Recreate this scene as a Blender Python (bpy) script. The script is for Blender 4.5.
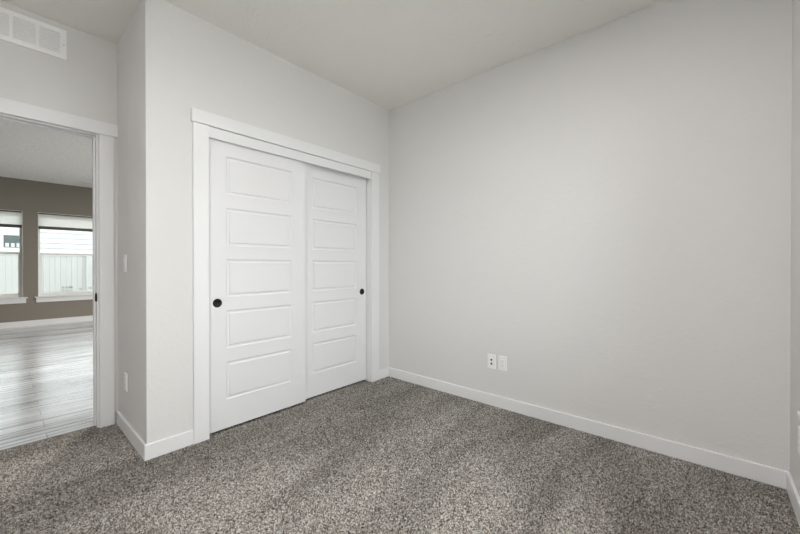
import bpy, bmesh, math, random
import numpy as np
from mathutils import Matrix, Vector

random.seed(4)
S = bpy.context.scene
for o in list(bpy.data.objects):
    bpy.data.objects.remove(o)

# ------------------------------------------------------------------ camera
F_PX, YAW, PITCH = 351.0, 0.7184, -0.00426
CAM = Vector((-2.650, -2.4755, 1.138))
fw = Vector((math.cos(YAW) * math.cos(PITCH), math.sin(YAW) * math.cos(PITCH), math.sin(PITCH)))
rt = Vector((math.sin(YAW), -math.cos(YAW), 0))
up = rt.cross(fw)
cd = bpy.data.cameras.new('camera')
cd.sensor_width = 36.0
cd.sensor_fit = 'HORIZONTAL'
cd.lens = F_PX / 800 * 36.0
cd.clip_start = 0.02
cam = bpy.data.objects.new('camera', cd)
m = Matrix((rt, up, -fw)).transposed().to_4x4()
m.translation = CAM
cam.matrix_world = m
S.collection.objects.link(cam)
S.camera = cam

# ------------------------------------------------------------------ sky: an even bright overcast
SKY = 6.0
w = bpy.data.worlds.new('overcast_sky')
S.world = w
w.use_nodes = True
bg = w.node_tree.nodes['Background']
bg.inputs[0].default_value = (0.945, 0.972, 1.0, 1)
bg.inputs[1].default_value = SKY
ADDED_LAMP_BEDROOM = 11.5
ADDED_LAMP_GREAT = 138.0
S.view_settings.view_transform = 'Standard'
S.view_settings.look = 'None'
S.view_settings.exposure = 0.0
S.view_settings.gamma = 1.0
S.view_settings.use_curve_mapping = False
S.cycles.max_bounces = 14
S.cycles.diffuse_bounces = 10
S.cycles.transparent_max_bounces = 16
S.cycles.sample_clamp_indirect = 8.0
S.cycles.use_denoising = True

# ------------------------------------------------------------------ dimensions
H = 2.74
YW = -2.797          # inner face of the wall with the bedroom window
XR = -2.080          # return wall beside the doorway
YD = 0.746           # bedroom face of the wall with the doorway
YG = 0.860           # great room face of that wall
YF = 7.10            # far wall of the great room
XL = -4.10           # left wall of the bedroom
CX0, CX1 = -1.742, -0.254   # closet opening
DX0, DX1 = -3.030, -2.191   # doorway opening
OPEN_Z = 2.055
WX0, WX1, WZ0, WZ1 = -2.06, -0.565, 0.545, 2.14   # bedroom window
GW = ((-3.36, -2.352), (-2.155, -1.147))         # great room windows
GZ0, GZ1 = 0.548, 2.150


def portal(name, loc, rot, sx, sy):
    l = bpy.data.lights.new(name, 'AREA')
    l.shape = 'RECTANGLE'
    l.size, l.size_y = sx, sy
    l.cycles.is_portal = True
    o = bpy.data.objects.new(name, l)
    o.location, o.rotation_euler = loc, rot
    S.collection.objects.link(o)


portal('daylight_bedroom', ((WX0 + WX1) / 2, YW - 0.17, (WZ0 + WZ1) / 2), (math.pi / 2, 0, 0), WX1 - WX0, WZ1 - WZ0)
for gx0, gx1 in GW:
    portal('daylight_great_room', ((gx0 + gx1) / 2, YF + 0.17, (GZ0 + GZ1) / 2), (-math.pi / 2, 0, 0), gx1 - gx0, GZ1 - GZ0)
portal('daylight_added_slider', (2.17, 4.2, 1.165), (0, math.pi / 2, 0), 2.25, 4.0)

# ------------------------------------------------------------------ materials


def mat(name, col, rough=0.5, spec=0.5, metal=0.0):
    a = bpy.data.materials.new(name)
    a.use_nodes = True
    b = a.node_tree.nodes['Principled BSDF']
    b.inputs['Base Color'].default_value = (*col, 1)
    b.inputs['Roughness'].default_value = rough
    b.inputs['Specular IOR Level'].default_value = spec
    b.inputs['Metallic'].default_value = metal
    return a, a.node_tree, b


def N(nt, typ, **kw):
    n = nt.nodes.new(typ)
    for k, v in kw.items():
        if k in n.inputs:
            n.inputs[k].default_value = v
        else:
            setattr(n, k, v)
    return n


def ramp(nt, stops, interp='LINEAR'):
    r = nt.nodes.new('ShaderNodeValToRGB')
    r.color_ramp.interpolation = interp
    e = r.color_ramp.elements
    e[0].position, e[0].color = stops[0][0], (*stops[0][1], 1)
    e[1].position, e[1].color = stops[-1][0], (*stops[-1][1], 1)
    for p, c in stops[1:-1]:
        k = e.new(p)
        k.color = (*c, 1)
    return r


def drywall(name, col, strength, scale=38.0, dist=0.004, rough=0.75):
    """painted drywall with a hand-trowelled, lightly knocked-down texture"""
    a, nt, b = mat(name, col, rough, 0.25)
    tc = N(nt, 'ShaderNodeTexCoord')
    n1 = N(nt, 'ShaderNodeTexNoise', Scale=scale, Detail=4.0, Roughness=0.55, Distortion=0.6)
    n2 = N(nt, 'ShaderNodeTexNoise', Scale=scale * 0.16, Detail=3.0, Roughness=0.6, Distortion=1.2)
    r1 = ramp(nt, [(0.46, (0, 0, 0)), (0.60, (1, 1, 1))])
    r2 = ramp(nt, [(0.40, (0, 0, 0)), (0.66, (1, 1, 1))])
    mul = N(nt, 'ShaderNodeMath', operation='MULTIPLY')
    add = N(nt, 'ShaderNodeMath', operation='ADD')
    L = nt.links.new
    L(tc.outputs['Object'], n1.inputs['Vector'])
    L(tc.outputs['Object'], n2.inputs['Vector'])
    L(n1.outputs['Fac'], r1.inputs['Fac'])
    L(n2.outputs['Fac'], r2.inputs['Fac'])
    L(r1.outputs['Color'], mul.inputs[0])
    L(r2.outputs['Color'], mul.inputs[1])
    L(mul.outputs[0], add.inputs[0])
    L(n2.outputs['Fac'], add.inputs[1])
    bp = N(nt, 'ShaderNodeBump', Strength=strength, Distance=dist)
    L(add.outputs[0], bp.inputs['Height'])
    L(bp.outputs['Normal'], b.inputs['Normal'])
    return a


WALL = drywall('wall_paint', (0.675, 0.672, 0.664), 0.16)
GREATWALL = drywall('great_room_wall_paint', (0.235, 0.212, 0.180), 0.16)  # greige, with the backlit wall's darkness put into the colour
CEIL = drywall('ceiling_paint', (0.80, 0.79, 0.76), 0.35, 24.0, 0.006)
GREATCEIL = drywall('great_room_ceiling_paint', (0.80, 0.79, 0.76), 0.6, 22.0, 0.008)


def enamel(name, col, rough):
    a, nt, b = mat(name, col, rough, 0.45)
    tc = N(nt, 'ShaderNodeTexCoord')
    n = N(nt, 'ShaderNodeTexNoise', Scale=55.0, Detail=3.0)
    bp = N(nt, 'ShaderNodeBump', Strength=0.05, Distance=0.002)
    nt.links.new(tc.outputs['Object'], n.inputs['Vector'])
    nt.links.new(n.outputs['Fac'], bp.inputs['Height'])
    nt.links.new(bp.outputs['Normal'], b.inputs['Normal'])
    return a


TRIM = enamel('white_trim_enamel', (0.755, 0.757, 0.765), 0.38)
DOOR = enamel('white_door_enamel', (0.735, 0.735, 0.745), 0.42)
PLASTIC = enamel('white_plastic', (0.83, 0.83, 0.82), 0.3)
SLOTGREY = mat('shadowed_slot', (0.30, 0.30, 0.30), 0.5)[0]
JACK = mat('dark_jack', (0.06, 0.06, 0.065), 0.4)[0]
BLACK = mat('matte_black_metal', (0.010, 0.010, 0.011), 0.55, 0.25, 0.0)[0]
SCREW = mat('painted_screw', (0.62, 0.62, 0.62), 0.35, 0.5, 0.4)[0]
GRILLE = enamel('white_grille_enamel', (0.87, 0.87, 0.87), 0.4)
DUCT = mat('dark_duct', (0.10, 0.10, 0.10), 0.8)[0]
VINYL = mat('white_window_vinyl', (0.78, 0.79, 0.78), 0.35)[0]
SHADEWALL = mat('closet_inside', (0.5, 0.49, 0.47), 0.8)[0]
BACKLITRAIL = mat('backlit_dark_rail', (0.05, 0.045, 0.04), 0.45)[0]  # shading of the backlit rails is put into the colour
PRINT = mat('sticker_print', (0.12, 0.13, 0.14), 0.5)[0]


def glass():
    a = bpy.data.materials.new('window_glass')
    a.use_nodes = True
    nt = a.node_tree
    nt.nodes.clear()
    out = N(nt, 'ShaderNodeOutputMaterial')
    t = N(nt, 'ShaderNodeBsdfTransparent')
    t.inputs[0].default_value = (0.95, 0.97, 0.96, 1)
    g = N(nt, 'ShaderNodeBsdfGlossy', Roughness=0.0)
    f = N(nt, 'ShaderNodeFresnel', IOR=1.4)
    mx = N(nt, 'ShaderNodeMixShader')
    nt.links.new(f.outputs[0], mx.inputs[0])
    nt.links.new(t.outputs[0], mx.inputs[1])
    nt.links.new(g.outputs[0], mx.inputs[2])
    nt.links.new(mx.outputs[0], out.inputs[0])
    return a


GLASS = glass()


def shade_cloth():
    a = bpy.data.materials.new('cellular_shade_cloth')
    a.use_nodes = True
    nt = a.node_tree
    nt.nodes.clear()
    out = N(nt, 'ShaderNodeOutputMaterial')
    d = N(nt, 'ShaderNodeBsdfDiffuse')
    d.inputs[0].default_value = (0.82, 0.81, 0.78, 1)
    t = N(nt, 'ShaderNodeBsdfTranslucent')
    t.inputs[0].default_value = (0.95, 0.94, 0.91, 1)
    mx = N(nt, 'ShaderNodeMixShader')
    mx.inputs[0].default_value = 0.62
    nt.links.new(d.outputs[0], mx.inputs[1])
    nt.links.new(t.outputs[0], mx.inputs[2])
    nt.links.new(mx.outputs[0], out.inputs[0])
    return a


CLOTH = shade_cloth()


def carpet():
    a, nt, b = mat('speckled_carpet', (0.3, 0.28, 0.26), 0.95, 0.1)
    L = nt.links.new
    tc = N(nt, 'ShaderNodeTexCoord')
    v = N(nt, 'ShaderNodeTexVoronoi', Scale=205.0, Randomness=1.0)
    v.feature = 'F1'
    sep = N(nt, 'ShaderNodeSeparateColor')
    cr = ramp(nt, [(0.0, (0.038, 0.032, 0.026)), (0.22, (0.080, 0.068, 0.056)), (0.38, (0.230, 0.208, 0.182)),
                   (0.68, (0.370, 0.346, 0.316)), (1.0, (0.720, 0.690, 0.650))])
    n = N(nt, 'ShaderNodeTexNoise', Scale=300.0, Detail=2.0)
    nr = ramp(nt, [(0.3, (0.72, 0.72, 0.72)), (0.7, (1.22, 1.22, 1.22))])
    mx = N(nt, 'ShaderNodeMix', data_type='RGBA', blend_type='MULTIPLY')
    mx.inputs[0].default_value = 1.0
    L(tc.outputs['Object'], v.inputs['Vector'])
    L(tc.outputs['Object'], n.inputs['Vector'])
    L(v.outputs['Color'], sep.inputs[0])
    L(sep.outputs[0], cr.inputs['Fac'])
    L(n.outputs['Fac'], nr.inputs['Fac'])
    L(cr.outputs['Color'], mx.inputs[6])
    L(nr.outputs['Color'], mx.inputs[7])
    # nap: light and dark sheen of pile vacuumed along X, put into the colour
    mp = N(nt, 'ShaderNodeMapping')
    mp.inputs['Scale'].default_value = (0.75, 3.3, 1.0)
    mp.inputs['Rotation'].default_value = (0, 0, 0.10)
    nn = N(nt, 'ShaderNodeTexNoise', Scale=1.0, Detail=2.5, Roughness=0.55, Distortion=0.5)
    nrp = ramp(nt, [(0.38, (0.79, 0.785, 0.78)), (0.60, (1.13, 1.13, 1.14))])
    mx2 = N(nt, 'ShaderNodeMix', data_type='RGBA', blend_type='MULTIPLY')
    mx2.inputs[0].default_value = 1.0
    L(tc.outputs['Object'], mp.inputs['Vector'])
    L(mp.outputs[0], nn.inputs['Vector'])
    L(nn.outputs['Fac'], nrp.inputs['Fac'])
    L(mx.outputs[2], mx2.inputs[6])
    L(nrp.outputs['Color'], mx2.inputs[7])
    L(mx2.outputs[2], b.inputs['Base Color'])
    return a


CARPET = carpet()


def planks():
    """weathered grey wood-look planks running along X"""
    a, nt, b = mat('grey_wood_planks', (0.5, 0.5, 0.5), 0.24, 0.8)
    L = nt.links.new
    tc = N(nt, 'ShaderNodeTexCoord')
    br = N(nt, 'ShaderNodeTexBrick', Scale=1.0)
    br.offset = 0.37
    br.inputs['Brick Width'].default_value = 1.22
    br.inputs['Row Height'].default_value = 0.15
    br.inputs['Mortar Size'].default_value = 0.0022
    br.inputs['Color1'].default_value = (0, 0, 0, 1)
    br.inputs['Color2'].default_value = (1, 1, 1, 1)
    br.inputs['Mortar'].default_value = (0.35, 0.35, 0.35, 1)
    br.inputs['Bias'].default_value = 0.0
    mp = N(nt, 'ShaderNodeMapping')
    mp.inputs['Scale'].default_value = (0.9, 26.0, 1.0)
    n1 = N(nt, 'ShaderNodeTexNoise', Scale=1.0, Detail=5.0, Roughness=0.62, Distortion=0.3)
    mp2 = N(nt, 'ShaderNodeMapping')
    mp2.inputs['Scale'].default_value = (2.2, 90.0, 1.0)
    n2 = N(nt, 'ShaderNodeTexNoise', Scale=1.0, Detail=3.0)
    L(tc.outputs['Object'], br.inputs['Vector'])
    L(tc.outputs['Object'], mp.inputs['Vector'])
    L(tc.outputs['Object'], mp2.inputs['Vector'])
    L(mp.outputs[0], n1.inputs['Vector'])
    L(mp2.outputs[0], n2.inputs['Vector'])
    s = N(nt, 'ShaderNodeSeparateColor')
    L(br.outputs['Color'], s.inputs[0])
    m1 = N(nt, 'ShaderNodeMath', operation='MULTIPLY_ADD')
    m1.inputs[1].default_value = 0.20
    L(s.outputs[0], m1.inputs[0])
    L(n1.outputs['Fac'], m1.inputs[2])
    m2 = N(nt, 'ShaderNodeMath', operation='MULTIPLY_ADD')
    m2.inputs[1].default_value = 0.22
    L(n2.outputs['Fac'], m2.inputs[0])
    L(m1.outputs[0], m2.inputs[2])
    cr = ramp(nt, [(0.45, (0.055, 0.052, 0.052)), (0.58, (0.17, 0.167, 0.168)), (0.70, (0.35, 0.360, 0.382)), (0.88, (0.58, 0.60, 0.645))])
    L(m2.outputs[0], cr.inputs['Fac'])
    mj = N(nt, 'ShaderNodeMix', data_type='RGBA')
    mj.inputs[7].default_value = (0.05, 0.048, 0.046, 1)
    L(br.outputs['Fac'], mj.inputs[0])
    L(cr.outputs['Color'], mj.inputs[6])
    L(mj.outputs[2], b.inputs['Base Color'])
    rr = N(nt, 'ShaderNodeMapRange')
    rr.inputs['To Min'].default_value = 0.20
    rr.inputs['To Max'].default_value = 0.36
    L(n1.outputs['Fac'], rr.inputs['Value'])
    L(rr.outputs[0], b.inputs['Roughness'])
    bp = N(nt, 'ShaderNodeBump', Strength=0.12, Distance=0.002)
    L(m2.outputs[0], bp.inputs['Height'])
    L(bp.outputs['Normal'], b.inputs['Normal'])
    b.inputs['Coat Weight'].default_value = 1.0
    b.inputs['Coat Roughness'].default_value = 0.21
    b.inputs['Coat IOR'].default_value = 1.7
    return a


PLANKS = planks()

# ------------------------------------------------------------------ mesh helpers


def obj(name, bm, material, parent=None, smooth=False):
    me = bpy.data.meshes.new(name)
    bmesh.ops.recalc_face_normals(bm, faces=bm.faces)
    bm.to_mesh(me)
    bm.free()
    me.materials.append(material)
    if smooth:
        for p in me.polygons:
            p.use_smooth = True
    o = bpy.data.objects.new(name, me)
    S.collection.objects.link(o)
    if parent is not None:
        o.parent = parent
        o.matrix_parent_inverse = Matrix.Translation(-parent.location) if parent.type == 'EMPTY' else Matrix()
    return o


def box(bm, x0, x1, y0, y1, z0, z1, bevel=0.0, seg=2):
    """one (bevelled) board added to a mesh"""
    t = bmesh.new()
    v = [t.verts.new(p) for p in ((x0, y0, z0), (x1, y0, z0), (x1, y1, z0), (x0, y1, z0),
                                  (x0, y0, z1), (x1, y0, z1), (x1, y1, z1), (x0, y1, z1))]
    for f in ((0, 3, 2, 1), (4, 5, 6, 7), (0, 1, 5, 4), (1, 2, 6, 5), (2, 3, 7, 6), (3, 0, 4, 7)):
        t.faces.new([v[i] for i in f])
    if bevel:
        bmesh.ops.bevel(t, geom=list(t.edges), offset=bevel, segments=seg, affect='EDGES', profile=0.5)
    me = bpy.data.meshes.new('tmp')
    t.to_mesh(me)
    t.free()
    bm.from_mesh(me)
    bpy.data.meshes.remove(me)


def slab(us, ws, d0, d1, solid, to3):
    """grid cells (us x ws) extruded from d0 to d1; cells that are not solid are openings with real reveals"""
    bm = bmesh.new()
    cache = {}

    def V(u, w_, d):
        k = (u, w_, d)
        if k not in cache:
            cache[k] = bm.verts.new(to3(u, w_, d))
        return cache[k]
    nu, nw = len(us) - 1, len(ws) - 1

    def s(i, j):
        return 0 <= i < nu and 0 <= j < nw and solid((us[i] + us[i + 1]) / 2, (ws[j] + ws[j + 1]) / 2)
    for i in range(nu):
        for j in range(nw):
            if not s(i, j):
                continue
            a, b, c, e = us[i], us[i + 1], ws[j], ws[j + 1]
            for d in (d0, d1):
                bm.faces.new([V(a, c, d), V(b, c, d), V(b, e, d), V(a, e, d)])
            if not s(i - 1, j):
                bm.faces.new([V(a, c, d0), V(a, e, d0), V(a, e, d1), V(a, c, d1)])
            if not s(i + 1, j):
                bm.faces.new([V(b, c, d0), V(b, e, d0), V(b, e, d1), V(b, c, d1)])
            if not s(i, j - 1):
                bm.faces.new([V(a, c, d0), V(b, c, d0), V(b, c, d1), V(a, c, d1)])
            if not s(i, j + 1):
                bm.faces.new([V(a, e, d0), V(b, e, d0), V(b, e, d1), V(a, e, d1)])
    return bm


def wall_y(name, x0, x1, y0, y1, material, holes=(), z0=-0.1, z1=H):
    us = sorted({x0, x1, *[h[0] for h in holes], *[h[1] for h in holes]})
    ws = sorted({z0, z1, *[h[2] for h in holes if h[2] > z0], *[h[3] for h in holes]})
    bm = slab(us, ws, y0, y1, lambda u, v: not any(h[0] < u < h[1] and h[2] < v < h[3] for h in holes),
              lambda u, v, d: (u, d, v))
    return struct(obj(name, bm, material))


def wall_x(name, y0, y1, x0, x1, material, holes=(), z0=-0.1, z1=H):
    us = sorted({y0, y1, *[h[0] for h in holes], *[h[1] for h in holes]})
    ws = sorted({z0, z1, *[h[2] for h in holes if h[2] > z0], *[h[3] for h in holes]})
    bm = slab(us, ws, x0, x1, lambda u, v: not any(h[0] < u < h[1] and h[2] < v < h[3] for h in holes),
              lambda u, v, d: (d, u, v))
    return struct(obj(name, bm, material))


def struct(o):
    o['kind'] = 'structure'
    return o


def thing(name, label, cat, loc, group=None):
    o = bpy.data.objects.new(name, None)
    o.empty_display_size = 0.05
    o.location = loc
    S.collection.objects.link(o)
    return tag(o, label, cat, group)


def tag(o, label, cat, group=None):
    o['label'] = label
    o['category'] = cat
    o['kind'] = 'thing'
    if group:
        o['group'] = group
    return o


def cyl(bm, c, axis, r, depth, seg=24, r2=None):
    """cylinder from c along axis"""
    ax = Vector(axis).normalized()
    rot = ax.to_track_quat('Z', 'Y').to_matrix().to_4x4()
    mt = Matrix.Translation(Vector(c) + ax * depth / 2) @ rot
    bmesh.ops.create_cone(bm, cap_ends=True, segments=seg, radius1=r, radius2=r if r2 is None else r2, depth=depth, matrix=mt)


def lathe(bm, c, axis, prof, seg=36):
    """profile of (radius, distance along axis), closed on the axis where radius is 0"""
    ax = Vector(axis).normalized()
    q = ax.to_track_quat('Z', 'Y').to_matrix()
    rings = []
    for r, h in prof:
        if r < 1e-6:
            rings.append([bm.verts.new(Vector(c) + q @ Vector((0, 0, h)))])
        else:
            rings.append([bm.verts.new(Vector(c) + q @ Vector((r * math.cos(2 * math.pi * k / seg), r * math.sin(2 * math.pi * k / seg), h))) for k in range(seg)])
    for a, b in zip(rings[:-1], rings[1:]):
        for k in range(seg):
            k2 = (k + 1) % seg
            if len(a) == 1:
                bm.faces.new([a[0], b[k], b[k2]])
            elif len(b) == 1:
                bm.faces.new([a[k], b[0], a[k2]])
            else:
                bm.faces.new([a[k], b[k], b[k2], a[k2]])


# ------------------------------------------------------------------ the shell
struct(obj('ceiling', slab([-6.2, 2.1], [YW - 0.12, YD + 0.06], H, H + 0.15, lambda u, v: True, lambda u, v, d: (u, v, d)), CEIL))
struct(obj('ceiling_great_room', slab([-6.2, 2.14], [YD + 0.06, YF + 0.15], H, H + 0.15, lambda u, v: True, lambda u, v, d: (u, v, d)), GREATCEIL))
wall_x('wall_right', YW - 0.12, YD, 0.0, 0.12, WALL)
wall_y('wall_closet', XR, 0.0, 0.0, 0.11, WALL, [(CX0, CX1, -1, OPEN_Z - 0.01)])
wall_x('wall_return', 0.11, YD, XR, XR + 0.11, WALL)
wall_y('wall_doorway', XL - 0.12, XR + 0.11, YD, YG, WALL, [(DX0, DX1, -1, OPEN_Z)])
wall_y('wall_window', XL - 0.12, 0.0, YW - 0.14, YW, WALL, [(WX0, WX1, WZ0, WZ1)])
wall_x('wall_left', YW, YD, XL - 0.12, XL, WALL)
wall_y('wall_far', -6.2, 2.14, YF, YF + 0.14, GREATWALL, [(a, b, GZ0, GZ1) for a, b in GW])
wall_x('wall_great_room_left', YG, YF, -6.14, -6.0, GREATWALL)
wall_x('wall_great_room_right', YG, YF, 2.0, 2.14, GREATWALL, [(2.2, 6.2, 0.04, 2.29)])  # opening for the added sliding door, to let daylight in
wall_y('wall_great_room_near', XR + 0.11, 2.14, YD, YG, GREATWALL)
wall_y('wall_great_room_entry', -6.14, XL - 0.12, YD, YG, GREATWALL)

# ground outside
bm = bmesh.new()
box(bm, -30, 30, -30, 40, -0.75, -0.45)
struct(obj('ground', bm, mat('pale_gravel', (0.55, 0.545, 0.53), 0.9)[0]))

# wood floor of the great room
bm = bmesh.new()
box(bm, -6.0, 2.0, 0.795, YF, -0.1, -0.002)
struct(obj('floor_great_room', bm, PLANKS))

# ------------------------------------------------------------------ carpet: backing plus real tufts where they can be seen


def build_carpet():
    sp = 0.0060
    rng = np.random.default_rng(7)
    x0, x1, y0, y1 = -3.40, 0.0, YW, 0.79
    nx, ny = int((x1 - x0) / sp), int((y1 - y0) / sp)
    sx, sy = (x1 - x0) / nx, (y1 - y0) / ny
    gx, gy = np.meshgrid(np.arange(nx + 1), np.arange(ny + 1), indexing='ij')
    cxs = x0 + gx * sx
    cys = y0 + gy * sy
    inner = (gx > 0) & (gx < nx) & (gy > 0) & (gy < ny)
    jx = np.where(inner, rng.uniform(-.22, .22, cxs.shape) * sx, 0)
    jy = np.where(inner, rng.uniform(-.22, .22, cxs.shape) * sy, 0)
    valley = np.stack([cxs + jx, cys + jy, rng.uniform(-.0085, -.0045, cxs.shape)], -1).reshape(-1, 3)
    tx, ty = np.meshgrid(np.arange(nx), np.arange(ny), indexing='ij')
    px = x0 + (tx + .5) * sx
    py = y0 + (ty + .5) * sy
    # the way the pile has been brushed: broad vacuum strokes, each leaning its own way
    ang = 0.06
    u = px * math.cos(ang) + py * math.sin(ang)
    v = -px * math.sin(ang) + py * math.cos(ang)
    wob = 0.16 * np.sin(u * 1.7 + 0.6) + 0.07 * np.sin(u * 4.3 + 2.0)
    lean = np.sin((v + wob) * 2 * math.pi / 0.52) + 0.5 * np.sin((v * 1.0 + wob * 2) * 2 * math.pi / 0.23 + 1.3)
    lean = np.tanh(lean * 1.6) * (0.6 + 0.4 * np.sin(u * 2.1 + v * 1.1))
    dx = lean * math.cos(ang) * 0.0030 + rng.normal(0, .0012, px.shape)
    dy = lean * math.sin(ang) * 0.0030 + rng.normal(0, .0012, px.shape)
    dx = np.where((tx < 2) | (tx > nx - 3), 0, dx)
    dy = np.where((ty < 2) | (ty > ny - 3), 0, dy)
    tops = np.stack([px + dx, py + dy, rng.uniform(-.0020, .0045, px.shape)], -1).reshape(-1, 3)
    depth = (px - CAM.x) * fw.x + (py - CAM.y) * fw.y
    ok = (px > -3.3) & (depth > 1.0)
    ok &= ((py < 0) | ((px < XR) & (py < 0.79)) | ((px > CX0) & (px < CX1) & (py < 0.10)))
    ok = ok.reshape(-1)
    a = (tx * (ny + 1) + ty).reshape(-1)
    b = ((tx + 1) * (ny + 1) + ty).reshape(-1)
    c = ((tx + 1) * (ny + 1) + ty + 1).reshape(-1)
    d = (tx * (ny + 1) + ty + 1).reshape(-1)
    t = np.arange(nx * ny) + len(valley)
    tris = np.concatenate([np.stack(q, -1)[ok] for q in ((a, b, t), (b, c, t), (c, d, t), (d, a, t))])
    verts = np.concatenate([valley, tops])
    used, inv = np.unique(tris, return_inverse=True)
    verts = verts[used]
    tris = inv.reshape(-1, 3)
    # backing slabs under the tufts
    bb = []
    bf = []

    def slab_box(xa, xb, ya, yb, za, zb):
        k = len(verts) + len(bb)
        bb.extend([(xa, ya, za), (xb, ya, za), (xb, yb, za), (xa, yb, za), (xa, ya, zb), (xb, ya, zb), (xb, yb, zb), (xa, yb, zb)])
        bf.extend([[k + i for i in q] for q in ((0, 3, 2), (0, 2, 1), (4, 5, 6), (4, 6, 7), (0, 1, 5), (0, 5, 4), (1, 2, 6), (1, 6, 5), (2, 3, 7), (2, 7, 6), (3, 0, 4), (3, 4, 7))])
    slab_box(XL, 0.0, YW, 0.0, -0.1, -0.006)
    slab_box(XL, XR, 0.0, 0.793, -0.1, -0.006)
    slab_box(CX0, CX1, 0.0, 0.70, -0.1, -0.006)
    allv = np.concatenate([verts, np.array(bb)]).astype(np.float32)
    allf = np.concatenate([tris, np.array(bf)]).astype(np.int32)
    me = bpy.data.meshes.new('floor')
    me.vertices.add(len(allv))
    me.vertices.foreach_set('co', allv.ravel())
    me.loops.add(allf.size)
    me.loops.foreach_set('vertex_index', allf.ravel())
    me.polygons.add(len(allf))
    me.polygons.foreach_set('loop_start', np.arange(0, allf.size, 3, dtype=np.int32))
    me.update(calc_edges=True)
    me.validate()
    me.materials.append(CARPET)
    o = bpy.data.objects.new('floor', me)
    S.collection.objects.link(o)
    struct(o)


build_carpet()

# ------------------------------------------------------------------ baseboards
BT, BH = 0.014, 0.0885


def board(name, *a, bevel=0.003):
    bm = bmesh.new()
    box(bm, *a, bevel=bevel)
    return struct(obj(name, bm, TRIM))


board('baseboard_right', -BT, 0, YW, 0, -0.004, BH)
board('baseboard_closet_left', XR - BT, -1.833, -BT, 0, -0.004, BH)
board('baseboard_closet_right', -0.155, -BT, -BT, 0, -0.004, BH)
board('baseboard_return', XR - BT, XR, 0.0, YD - 0.020, -0.004, BH)
board('baseboard_window', XL, -BT, YW, YW + BT, -0.004, BH)
board('baseboard_left', XL, XL + BT, YW + BT, YD, -0.004, BH)
board('baseboard_doorway', XL + BT, DX0 - 0.1, YD - BT, YD, -0.004, BH)
board('baseboard_far', -6.0, 2.0, YF - BT, YF, -0.004, 0.105)
board('baseboard_great_room_left', -6.0, -6.0 + BT, YG, YF - BT, -0.004, 0.105)

# ------------------------------------------------------------------ closet: casing, jamb, sliding doors
CT = 0.019
board('trim_1', -1.833, CX0 + 0.002, -CT, 0, -0.004, 2.054, bevel=0.002)
board('trim_2', CX1 + 0.002, -0.155, -CT, 0, -0.004, 2.054, bevel=0.002)
board('trim_3', -1.842, -0.144, -0.027, 0, 2.054, 2.139, bevel=0.002)
bm = bmesh.new()      # jamb boards lining the opening and the fascia that hides the track
box(bm, CX0, CX0 + 0.003, 0.0, 0.11, -0.004, 2.052)
box(bm, CX1 - 0.003, CX1, 0.0, 0.11, -0.004, 2.052)
box(bm, CX0 + 0.003, CX1 - 0.003, -0.013, 0.008, 1.981, 2.052, 0.0015)
struct(obj('trim_4', bm, TRIM))
bm = bmesh.new()      # closet interior
box(bm, CX0 - 0.10, CX1 + 0.10, 0.69, 0.735, -0.1, 2.5)
struct(obj('wall_closet_back', bm, SHADEWALL))


def closet_door(x0, x1, y, px0, px1, pull_x, label):
    z0, z1, th = 0.019, 2.035, 0.035
    t = thing('closet_door', label, 'door', ((x0 + x1) / 2, y, z0), 'sliding closet doors')
    bm = bmesh.new()
    pans = [(1.886 - 0.353 * k - 0.259, 1.886 - 0.353 * k) for k in range(5)][::-1]
    xs = [x0, px0, px1, x1]
    zs = [z0] + [q for p in pans for q in p] + [z1]
    cache = {}

    def V(a, b, c):
        k = (round(a, 5), round(b, 5), round(c, 5))
        if k not in cache:
            cache[k] = bm.verts.new(k)
        return cache[k]
    for i in range(3):
        for j in range(len(zs) - 1):
            if i == 1 and j % 2 == 1:
                continue
            bm.faces.new([V(xs[i], y, zs[j]), V(xs[i + 1], y, zs[j]), V(xs[i + 1], y, zs[j + 1]), V(xs[i], y, zs[j + 1])])
    for za, zb in pans:   # moulded groove around a raised field
        prev = None
        for ins, dep in ((0, 0), (0.0035, 0.0055), (0.008, 0.0075), (0.019, 0.0065), (0.0225, 0.0016), (0.0235, 0.001)):
            q = [V(px0 + ins, y + dep, za + ins), V(px1 - ins, y + dep, za + ins), V(px1 - ins, y + dep, zb - ins), V(px0 + ins, y + dep, zb - ins)]
            if prev:
                for k in range(4):
                    bm.faces.new([prev[k], prev[(k + 1) % 4], q[(k + 1) % 4], q[k]])
            prev = q
        bm.faces.new(prev)
    # edges and back of the slab
    yb = y + th
    bk = [bm.verts.new(p) for p in ((x0, yb, z0), (x1, yb, z0), (x1, yb, z1), (x0, yb, z1))]
    bm.faces.new(bk)
    bm.faces.new([V(x, y, z0) for x in xs] + [bk[1], bk[0]])
    bm.faces.new([V(x, y, z1) for x in xs] + [bk[2], bk[3]])
    bm.faces.new([V(x0, y, z) for z in zs] + [bk[3], bk[0]])
    bm.faces.new([V(x1, y, z) for z in zs] + [bk[2], bk[1]])
    obj('door_slab', bm, DOOR, t)
    bm = bmesh.new()      # flush cup pull
    lathe(bm, (pull_x, y + 0.0005, 0.884), (0, -1, 0), [(0.0, 0.001), (0.0215, 0.001), (0.0235, 0.0035), (0.0275, 0.0040), (0.0295, 0.0025), (0.0300, 0.0)])
    p = obj('finger_pull', bm, BLACK, t, smooth=True)
    p['label'] = 'round black flush finger pull'
    return t


closet_door(CX0 + 0.005, -0.986, 0.012, -1.619, -1.116, -1.678, 'white five-panel sliding closet door in front, left one with large black pull')
closet_door(-1.021, CX1 - 0.010, 0.051, -0.892, -0.394, -0.323, 'white five-panel sliding closet door on the right, set behind the left door')

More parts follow.
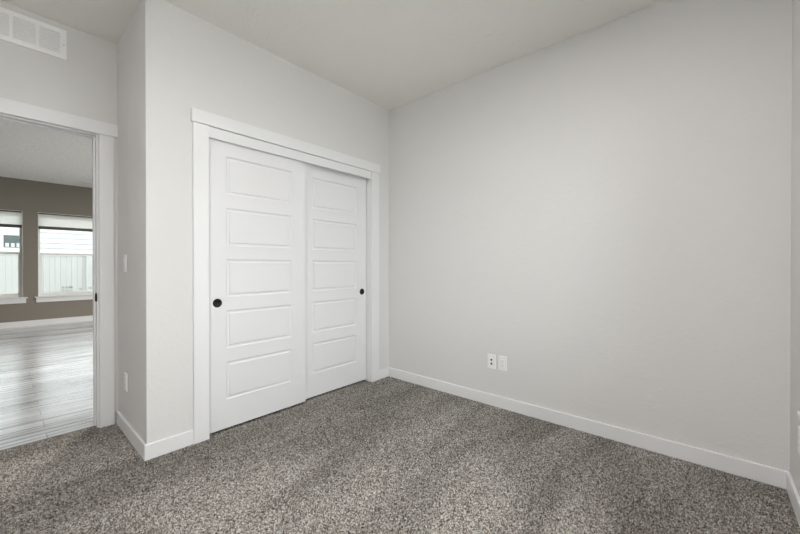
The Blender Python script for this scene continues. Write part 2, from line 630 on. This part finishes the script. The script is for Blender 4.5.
# ------------------------------------------------------------------ bedroom doorway: jamb, stop, casing, strike plate
bm = bmesh.new()
J = 0.006
box(bm, DX1 - J, DX1, YD - 0.001, YG + 0.001, -0.004, OPEN_Z)
box(bm, DX0, DX0 + J, YD - 0.001, YG + 0.001, -0.004, OPEN_Z)
box(bm, DX0 + J, DX1 - J, YD - 0.001, YG + 0.001, OPEN_Z - J, OPEN_Z)
jamb = struct(obj('door_frame', bm, TRIM))
bm = bmesh.new()
box(bm, DX1 - J - 0.011, DX1 - J, YD + 0.042, YD + 0.078, -0.004, OPEN_Z - J, 0.002)
box(bm, DX0 + J, DX0 + J + 0.011, YD + 0.042, YD + 0.078, -0.004, OPEN_Z - J, 0.002)
box(bm, DX0 + J + 0.011, DX1 - J - 0.011, YD + 0.042, YD + 0.078, OPEN_Z - J - 0.011, OPEN_Z - J, 0.002)
obj('door_stop', bm, TRIM, jamb)
bm = bmesh.new()      # strike plate with rounded lip
lathe(bm, (DX1 - J, YD, 0.914), (-1, 0, 0), [(0.031, 0.0), (0.0305, 0.005), (0.026, 0.007), (0.0, 0.0075)], 28)
for v in bm.verts:
    v.co.y = YD + 0.006 + (v.co.y - YD) * 0.62
st = obj('strike_plate', bm, BLACK, jamb, smooth=True)
st['label'] = 'black strike plate on the right jamb'
for a_, b_, n_ in ((DX1 + 0.006, -2.103, 'trim_5'), (-3.140, DX0 - 0.008, 'trim_6')):
    board(n_, a_, b_, YD - 0.0195, YD, -0.004, 2.059, bevel=0.002)
board('trim_7', -3.160, XR - 0.001, YD - 0.0265, YD, 2.059, 2.147, bevel=0.002)
board('trim_8', DX0 - 0.1, DX0 - 0.008, YG, YG + 0.019, -0.004, 2.059, bevel=0.002)
board('trim_9', DX1 + 0.008, DX1 + 0.1, YG, YG + 0.019, -0.004, 2.059, bevel=0.002)
bm = bmesh.new()      # thin dark transition strip between carpet and planks
box(bm, DX0 + 0.006, DX1 - 0.006, 0.784, 0.802, -0.010, 0.001, 0.003)
struct(obj('trim_10', bm, mat('transition_strip', (0.20, 0.19, 0.18), 0.4, 0.5, 0.3)[0]))

# ------------------------------------------------------------------ return air grille above the door


def grille():
    x0, x1, z0, z1 = -2.955, -2.347, 2.507, 2.700
    y = YD
    t = thing('air_grille', 'long white return air grille on the wall above the doorway', 'vent', ((x0 + x1) / 2, y, z0))
    fx0, fx1, fz0, fz1 = x0 + 0.028, x1 - 0.030, z0 + 0.028, z1 - 0.026
    us = [x0, fx0]
    nsec = 5
    bar = 0.016
    wsec = (fx1 - fx0 - bar * (nsec - 1)) / nsec
    x = fx0
    holes = []
    for k in range(nsec):
        holes.append((x, x + wsec))
        us += [x, x + wsec]
        x += wsec + bar
    us = sorted(set(us + [x1]))
    bm = slab(us, [z0, fz0, fz1, z1], y - 0.007, y - 0.001, lambda u, v: not (fz0 < v < fz1 and any(a < u < b for a, b in holes)), lambda u, v, d: (u, d, v))
    obj('grille_frame', bm, GRILLE, t)
    bm = bmesh.new()
    n = 13
    pitch = (fz1 - fz0) / n
    for k in range(n):      # tilted louvre blades, one pattern
        zc = fz0 + (k + 0.5) * pitch
        t1 = bmesh.new()
        for a, b in holes:
            q = [(y - 0.0064, zc - pitch * 0.50), (y - 0.0052, zc - pitch * 0.54), (y - 0.0012, zc + pitch * 0.51), (y - 0.0024, zc + pitch * 0.54)]
            va = [bm.verts.new((a, p[0], p[1])) for p in q]
            vb = [bm.verts.new((b, p[0], p[1])) for p in q]
            for i in range(4):
                bm.faces.new([va[i], va[(i + 1) % 4], vb[(i + 1) % 4], vb[i]])
            bm.faces.new(va[::-1])
            bm.faces.new(vb)
        t1.free()
    obj('louvers', bm, GRILLE, t)
    bm = bmesh.new()
    box(bm, fx0 - 0.01, fx1 + 0.01, y - 0.0006, y - 0.0001, fz0 - 0.01, fz1 + 0.01)
    obj('duct_opening', bm, DUCT, t)
    for sx in (x0 + 0.013, x1 - 0.014):
        bm = bmesh.new()
        lathe(bm, (sx, y - 0.007, (z0 + z1) / 2 - 0.004), (0, -1, 0), [(0.0045, 0), (0.0040, 0.0012), (0.0, 0.002)], 14)
        obj('screw', bm, SCREW, t, smooth=True)


grille()

# ------------------------------------------------------------------ wall plates
# local frame: plate in the XZ plane facing -Y; rotated onto its wall


def plate(kind, name, label, cat, loc, rz, group=None):
    t = thing(name, label, cat, loc, group)
    t.rotation_euler = (0, 0, rz)

    def part(nm, bm, mt, parent=t, smooth=False):
        me = bpy.data.meshes.new(nm)
        bmesh.ops.recalc_face_normals(bm, faces=bm.faces)
        bm.to_mesh(me)
        bm.free()
        me.materials.append(mt)
        o = bpy.data.objects.new(nm, me)
        S.collection.objects.link(o)
        o.parent = parent
        return o
    bm = bmesh.new()
    box(bm, -0.0355, 0.0355, -0.0058, 0, -0.0585, 0.0585, 0.0025)
    part('cover_plate', bm, PLASTIC)
    if kind == 'switch':
        bm = bmesh.new()
        v = [(-0.0165, -0.0060, -0.033), (0.0165, -0.0060, -0.033), (0.0165, -0.0125, 0.033), (-0.0165, -0.0125, 0.033)]
        mid = [(-0.0165, -0.0075, 0.0), (0.0165, -0.0075, 0.0)]
        f = [bm.verts.new(p) for p in (v[0], v[1], mid[1], v[2], v[3], mid[0])]
        b = [bm.verts.new((p[0], -0.004, p[2])) for p in (v[0], v[1], mid[1], v[2], v[3], mid[0])]
        bm.faces.new([f[0], f[1], f[2], f[5]])
        bm.faces.new([f[5], f[2], f[3], f[4]])
        for i in range(6):
            bm.faces.new([f[i], f[(i + 1) % 6], b[(i + 1) % 6], b[i]])
        bm.faces.new(b)
        part('rocker', bm, PLASTIC)
    elif kind == 'outlet':
        bm = bmesh.new()
        box(bm, -0.0165, 0.0165, -0.0076, -0.003, -0.033, 0.033, 0.001)
        ins = part('receptacle', bm, PLASTIC)
        for zc in (0.0165, -0.0165):
            bm = bmesh.new()
            box(bm, -0.0075, -0.0052, -0.0079, -0.007, zc - 0.002, zc + 0.006)
            box(bm, 0.0052, 0.0075, -0.0079, -0.007, zc - 0.001, zc + 0.006)
            cyl(bm, (0, -0.007, zc - 0.007), (0, -1, 0), 0.0026, 0.0009, 12)
            part('socket_slots', bm, SLOTGREY, ins)
    else:   # jack plate
        bm = bmesh.new()
        box(bm, -0.0165, 0.0165, -0.0070, -0.003, -0.033, 0.033, 0.001)
        ins = part('jack_insert', bm, PLASTIC)
        for zc in (0.0145, -0.0170):
            bm = bmesh.new()
            lathe(bm, (0, -0.0066, zc), (0, -1, 0), [(0.0085, 0), (0.0085, 0.0012), (0.0065, 0.0018), (0.0050, 0.004), (0, 0.0042)], 18)
            part('jack', bm, JACK, ins)
    for zc in (0.0475, -0.0475):
        bm = bmesh.new()
        lathe(bm, (0, -0.0056, zc), (0, -1, 0), [(0.003, 0), (0.0027, 0.0007), (0, 0.0010)], 12)
        part('screw', bm, PLASTIC)
    return t


RZ_RIGHT = -math.pi / 2      # facing -X
plate('jack', 'jack_plate', 'white wall plate with two dark round jacks on the right wall', 'wall plate', (0, -1.155, 0.355), RZ_RIGHT)
plate('outlet', 'wall_outlet', 'white outlet on the right wall beside the two-jack plate', 'outlet', (0, -1.249, 0.357), RZ_RIGHT, 'white wall outlets')
plate('switch', 'light_switch', 'white rocker light switch on narrow dim wall beside doorway', 'light switch', (XR, 0.497, 1.152), RZ_RIGHT)
plate('outlet', 'wall_outlet', 'white outlet low on narrow dim wall below the light switch', 'outlet', (XR, 0.497, 0.347), RZ_RIGHT, 'white wall outlets')
plate('outlet', 'wall_outlet', 'white outlet at the right edge of the photo under window sill', 'outlet', (-0.276, YW, 0.345), math.pi, 'white wall outlets')

# ------------------------------------------------------------------ windows


def ring(bm, x0, x1, y0, y1, z0, z1, wl, wr, wb, wt, bevel=0.002):
    box(bm, x0, x0 + wl, y0, y1, z0, z1, bevel)
    box(bm, x1 - wr, x1, y0, y1, z0, z1, bevel)
    box(bm, x0 + wl, x1 - wr, y0, y1, z0, z0 + wb, bevel)
    box(bm, x0 + wl, x1 - wr, y0, y1, z1 - wt, z1, bevel)


def hung_window(name, x0, x1, z0, z1, yin, s, stool_x0, stool_x1):
    """single-hung vinyl window in a wall whose room face is at yin; s=+1 when outside is +Y"""
    def Y(a, b):
        return (yin + s * a, yin + s * b) if s > 0 else (yin + s * b, yin + s * a)
    zm = z0 + (z1 - z0) * 0.508
    bm = bmesh.new()
    ring(bm, x0, x1, *Y(0.075, 0.135), z0, z1, 0.022, 0.022, 0.03, 0.03)
    ring(bm, x0, x1, *Y(0.001, 0.075), z0 + 0.003, z1, 0.006, 0.006, 0.001, 0.006, 0)
    root = struct(obj(name, bm, VINYL))
    bm = bmesh.new()
    ring(bm, x0 + 0.022, x1 - 0.022, *Y(0.080, 0.104), z0 + 0.03, zm + 0.018, 0.038, 0.038, 0.040, 0.036)
    sash = obj('lower_sash', bm, VINYL, root)
    bm = bmesh.new()
    ring(bm, x0 + 0.022, x1 - 0.022, *Y(0.108, 0.130), zm - 0.018, z1 - 0.03, 0.016, 0.016, 0.030, 0.020)
    sash2 = obj('upper_sash', bm, VINYL, root)
    bm = bmesh.new()
    box(bm, x0 + 0.058, x1 - 0.058, *Y(0.090, 0.094), z0 + 0.068, zm - 0.016)
    obj('pane', bm, GLASS, sash)
    bm = bmesh.new()
    box(bm, x0 + 0.036, x1 - 0.036, *Y(0.117, 0.121), zm + 0.010, z1 - 0.048)
    obj('pane', bm, GLASS, sash2)
    bm = bmesh.new()
    box(bm, stool_x0, stool_x1, *Y(-0.043, 0.0), z0 - 0.022, z0, 0.003)
    box(bm, x0 + 0.001, x1 - 0.001, *Y(0.0, 0.076), z0 - 0.001, z0 + 0.002)
    obj('window_sill', bm, TRIM, root)
    bm = bmesh.new()
    box(bm, stool_x0 + 0.02, stool_x1 - 0.02, *Y(-0.018, 0.0), z0 - 0.110, z0 - 0.022, 0.002)
    obj('apron', bm, TRIM, root)
    return root


hung_window('window_1', *GW[0], GZ0, GZ1, YF, 1, GW[0][0] - 0.055, GW[0][1] + 0.060)
hung_window('window_2', *GW[1], GZ0, GZ1, YF, 1, GW[1][0] - 0.048, GW[1][1] + 0.055)
hung_window('window_3', WX0, WX1, WZ0, WZ1, YW, -1, WX0 - 0.055, WX1 + 0.060)
# glazed sliding door added in the great room's right wall for daylight, unseen
bm = bmesh.new()
for a_, b_ in ((2.2, 4.2), (4.2, 6.2)):
    box(bm, 2.05, 2.10, a_, a_ + 0.07, 0.04, 2.29, 0.003)
    box(bm, 2.05, 2.10, b_ - 0.07, b_, 0.04, 2.29, 0.003)
    box(bm, 2.05, 2.10, a_ + 0.07, b_ - 0.07, 0.04, 0.14, 0.003)
    box(bm, 2.05, 2.10, a_ + 0.07, b_ - 0.07, 2.21, 2.29, 0.003)
sd = struct(obj('added_glass_door', bm, VINYL))
for a_, b_ in ((2.27, 4.13), (4.27, 6.13)):
    bm = bmesh.new()
    box(bm, 2.072, 2.078, a_, b_, 0.14, 2.21)
    obj('pane', bm, GLASS, sd)


def cell_shade(x0, x1, label):
    y0, y1 = YF + 0.012, YF + 0.052
    ztop, zfab, zbot = GZ1 - 0.003, 1.893, 1.826
    t = thing('cellular_shade', label, 'window shade', ((x0 + x1) / 2, y0, ztop), 'raised cellular shades')
    bm = bmesh.new()
    box(bm, x0 + 0.006, x1 - 0.006, y0 - 0.002, y1 + 0.004, ztop - 0.026, ztop, 0.004)
    r = obj('head_rail', bm, BACKLITRAIL, t)
    r['label'] = 'head rail darkened to look backlit'
    bm = bmesh.new()      # pleated cloth
    n = 14
    for yy, sg in ((y0 + 0.016, -1),):
        rows = []
        for k in range(2 * n + 1):
            z = (ztop - 0.026) + (zfab - ztop + 0.026) * k / (2 * n)
            yk = yy + (0.010 * sg if k % 2 else 0)
            rows.append((bm.verts.new((x0 + 0.009, yk, z)), bm.verts.new((x1 - 0.009, yk, z))))
        for a, b in zip(rows[:-1], rows[1:]):
            bm.faces.new([a[0], a[1], b[1], b[0]])
    obj('pleated_cloth', bm, CLOTH, t)
    bm = bmesh.new()
    box(bm, x0 + 0.008, x1 - 0.008, y0, y1, zbot + 0.012, zfab, 0.005)
    r = obj('bottom_rail', bm, BACKLITRAIL, t)
    r['label'] = 'bottom rail darkened to look backlit'


cell_shade(*GW[0], 'white shade raised high in the left far window, showing a dark window outside')
cell_shade(*GW[1], 'white shade raised high in the right far window, nearest the door jamb')

# small printed stickers left on the lower pane of the right far window


def sticker(x, z, wd, ht, marks, label):
    y = YF + 0.0895
    bm = bmesh.new()
    box(bm, x - wd / 2, x + wd / 2, y - 0.0006, y + 0.0004, z - ht / 2, z + ht / 2)
    s = obj('window_sticker', bm, GLASS)
    tag(s, label, 'sticker', 'stickers on the far window')
    for mx_, mz_, mw, mh in marks:
        bm = bmesh.new()
        box(bm, x + mx_ - mw / 2, x + mx_ + mw / 2, y - 0.0012, y - 0.0006, z + mz_ - mh / 2, z + mz_ + mh / 2)
        obj('printed_mark', bm, PRINT, s)


sticker(-1.742, 0.665, 0.17, 0.12, [(-0.063, 0.034, 0.016, 0.028), (-0.058, -0.028, 0.022, 0.014), (-0.012, 0.028, 0.018, 0.014), (0.022, 0.034, 0.020, 0.020), (0.055, 0.034, 0.036, 0.026), (0.012, -0.034, 0.020, 0.012), (0.030, -0.028, 0.012, 0.010)],
        'clear sticker with several dark marks, leftmost of three low on the far window')
sticker(-1.545, 0.655, 0.055, 0.05, [(0.0, 0.004, 0.030, 0.014)], 'tiny marked clear sticker low on the far window, between two others')
sticker(-1.400, 0.668, 0.07, 0.05, [(0.004, 0.006, 0.032, 0.014)], 'tiny marked clear sticker low on the far window, closest to the jamb')

# ------------------------------------------------------------------ ceiling vent of the great room
t = thing('ceiling_vent', 'small pale register on the ceiling of the room beyond the doorway', 'vent', (-1.50, 6.50, H))
bm = slab([-1.66, -1.635, -1.365, -1.34], [6.42, 6.445, 6.555, 6.58], H - 0.008, H, lambda u, v: not (-1.635 < u < -1.365 and 6.445 < v < 6.555), lambda u, v, d: (u, v, d))
obj('frame', bm, GRILLE, t)
bm = bmesh.new()
for k in range(7):
    yy = 6.452 + k * 0.016
    box(bm, -1.635, -1.365, yy, yy + 0.004, H - 0.009, H)
obj('louvers', bm, GRILLE, t)
bm = bmesh.new()
box(bm, -1.635, -1.365, 6.445, 6.555, H - 0.001, H - 0.0002)
obj('duct_opening', bm, DUCT, t)

# ------------------------------------------------------------------ unseen lamps added to light the two rooms (flush discs on the ceiling)


def added_flush_lamp(name, x, y, power, col, label, r=0.19):
    t = thing(name, label, 'ceiling lamp', (x, y, H))
    bm = bmesh.new()
    lathe(bm, (x, y, H), (0, 0, -1), [(r + 0.012, 0.0), (r + 0.012, 0.03), (r + 0.004, 0.036), (r, 0.034), (r, 0.006), (0, 0.006)], 48)
    obj('added_lamp_ring', bm, TRIM, t, smooth=False)
    a, nt, b = mat('added_lamp_diffuser', (0.9, 0.9, 0.9), 0.5)
    b.inputs['Emission Color'].default_value = (*col, 1)
    b.inputs['Emission Strength'].default_value = power / (math.pi * math.pi * r * r)
    bm = bmesh.new()
    lathe(bm, (x, y, H - 0.008), (0, 0, -1), [(r - 0.001, 0.0), (r - 0.001, 0.026), (r * 0.9, 0.036), (r * 0.6, 0.044), (0, 0.048)], 48)
    obj('diffuser', bm, a, t, smooth=True)


added_flush_lamp('added_ceiling_lamp', -1.35, -1.90, ADDED_LAMP_BEDROOM, (1.0, 0.972, 0.945), 'added round flush ceiling lamp of the bedroom in front of the closet, out of frame')
added_flush_lamp('added_ceiling_lamp', -3.08, -1.98, ADDED_LAMP_BEDROOM * 4.7, (1.0, 0.978, 0.955), 'added round flush ceiling lamp of the bedroom in front of the doorway, out of frame')
added_flush_lamp('added_ceiling_lamp', -0.60, 3.6, ADDED_LAMP_GREAT, (1.0, 0.94, 0.86), 'added round flush ceiling lamp of the room beyond the doorway, unseen')

# ------------------------------------------------------------------ outside the far windows: vinyl fence and the house next door
GZ = -0.45
FY = 10.6
WHITEVINYL = mat('white_fence_vinyl', (0.345, 0.353, 0.34), 0.5)[0]
fence = thing('vinyl_fence', 'white vinyl privacy fence of vertical boards seen through the far windows', 'fence', (-1.0, FY, GZ))
bm = bmesh.new()
x = -9.0
while x < 7.0:
    box(bm, x, x + 0.108, FY - 0.012, FY + 0.012, GZ + 0.05, 1.40, 0.004, 1)
    x += 0.1095
obj('board_panel', bm, WHITEVINYL, fence)
bm = bmesh.new()
box(bm, -9, 7, FY - 0.025, FY + 0.025, 1.39, 1.44, 0.006)
obj('top_rail', bm, WHITEVINYL, fence)
bm = bmesh.new()
box(bm, -9, 7, FY - 0.025, FY + 0.025, GZ + 0.02, GZ + 0.16, 0.006)
obj('bottom_rail', bm, WHITEVINYL, fence)
for k in range(7):
    bm = bmesh.new()
    xx = -8.3 + 2.44 * k
    box(bm, xx - 0.063, xx + 0.063, FY - 0.063, FY + 0.063, GZ - 0.02, 1.46, 0.006)
    lathe(bm, (xx, FY, 1.46), (0, 0, 1), [(0.098, 0.0), (0.098, 0.02), (0.0, 0.08)], 4)
    obj('post', bm, WHITEVINYL, fence)

HY = 13.4
SIDING = mat('white_lap_siding', (0.38, 0.388, 0.392), 0.6)[0]
house = thing('neighbor_house', 'pale house with horizontal lap siding behind the white fence', 'house', (-1.0, HY, GZ))
bm = bmesh.new()
z = GZ
prof = []
while z < 3.25:     # clapboards, each proud at its lower edge
    prof += [(HY - 0.027, z), (HY - 0.004, z + 0.165)]
    z += 0.165
va = [bm.verts.new((-11, p[0], p[1])) for p in prof] + [bm.verts.new((-11, HY + 3.0, prof[-1][1])), bm.verts.new((-11, HY + 3.0, GZ))]
vb = [bm.verts.new((8, v.co.y, v.co.z)) for v in va]
for i in range(len(va)):
    bm.faces.new([va[i], va[(i + 1) % len(va)], vb[(i + 1) % len(va)], vb[i]])
bm.faces.new(va)
bm.faces.new(vb[::-1])
obj('siding_wall', bm, SIDING, house)
bm = bmesh.new()
pts = [(HY - 0.40, 3.26), (HY - 0.40, 3.38), (HY + 1.6, 4.05), (HY + 3.6, 3.38), (HY + 3.6, 3.26)]  # unseen roof, raised to block sky from the floor's reflection
va = [bm.verts.new((-11.4, *p)) for p in pts]
vb = [bm.verts.new((8.4, *p)) for p in pts]
for i in range(len(va)):
    bm.faces.new([va[i], va[(i + 1) % len(va)], vb[(i + 1) % len(va)], vb[i]])
bm.faces.new(va)
bm.faces.new(vb[::-1])
obj('roof', bm, mat('grey_shingles', (0.22, 0.22, 0.22), 0.9)[0], house)
HWX0, HWX1, HWZ0, HWZ1 = -2.55, -2.13, 1.67, 2.06
bm = bmesh.new()
ring(bm, HWX0 - 0.14, HWX1 + 0.14, HY - 0.05, HY + 0.005, HWZ0 - 0.12, HWZ1 + 0.12, 0.10, 0.10, 0.09, 0.09)
ring(bm, HWX0 - 0.04, HWX1 + 0.04, HY - 0.045, HY + 0.005, HWZ0 - 0.03, HWZ1 + 0.03, 0.04, 0.04, 0.04, 0.04)
hw = obj('window', bm, SIDING, house)
bm = bmesh.new()
box(bm, HWX0, HWX1, HY - 0.03, HY, HWZ0, HWZ1)
obj('pane', bm, mat('dark_house_glass', (0.05, 0.065, 0.065), 0.25)[0], hw)

REFLECTION = mat('pale_glass_reflection', (0.34, 0.37, 0.37), 0.5)[0]
for k in range(3):      # reflections in the lower lights of that window, put in as pale blocks
    bm = bmesh.new()
    xa = HWX0 + 0.035 + 0.115 * k
    box(bm, xa, xa + 0.075, HY - 0.034, HY - 0.0295, HWZ0 + 0.03, HWZ0 + 0.145)
    obj('glass_reflection', bm, REFLECTION, hw)
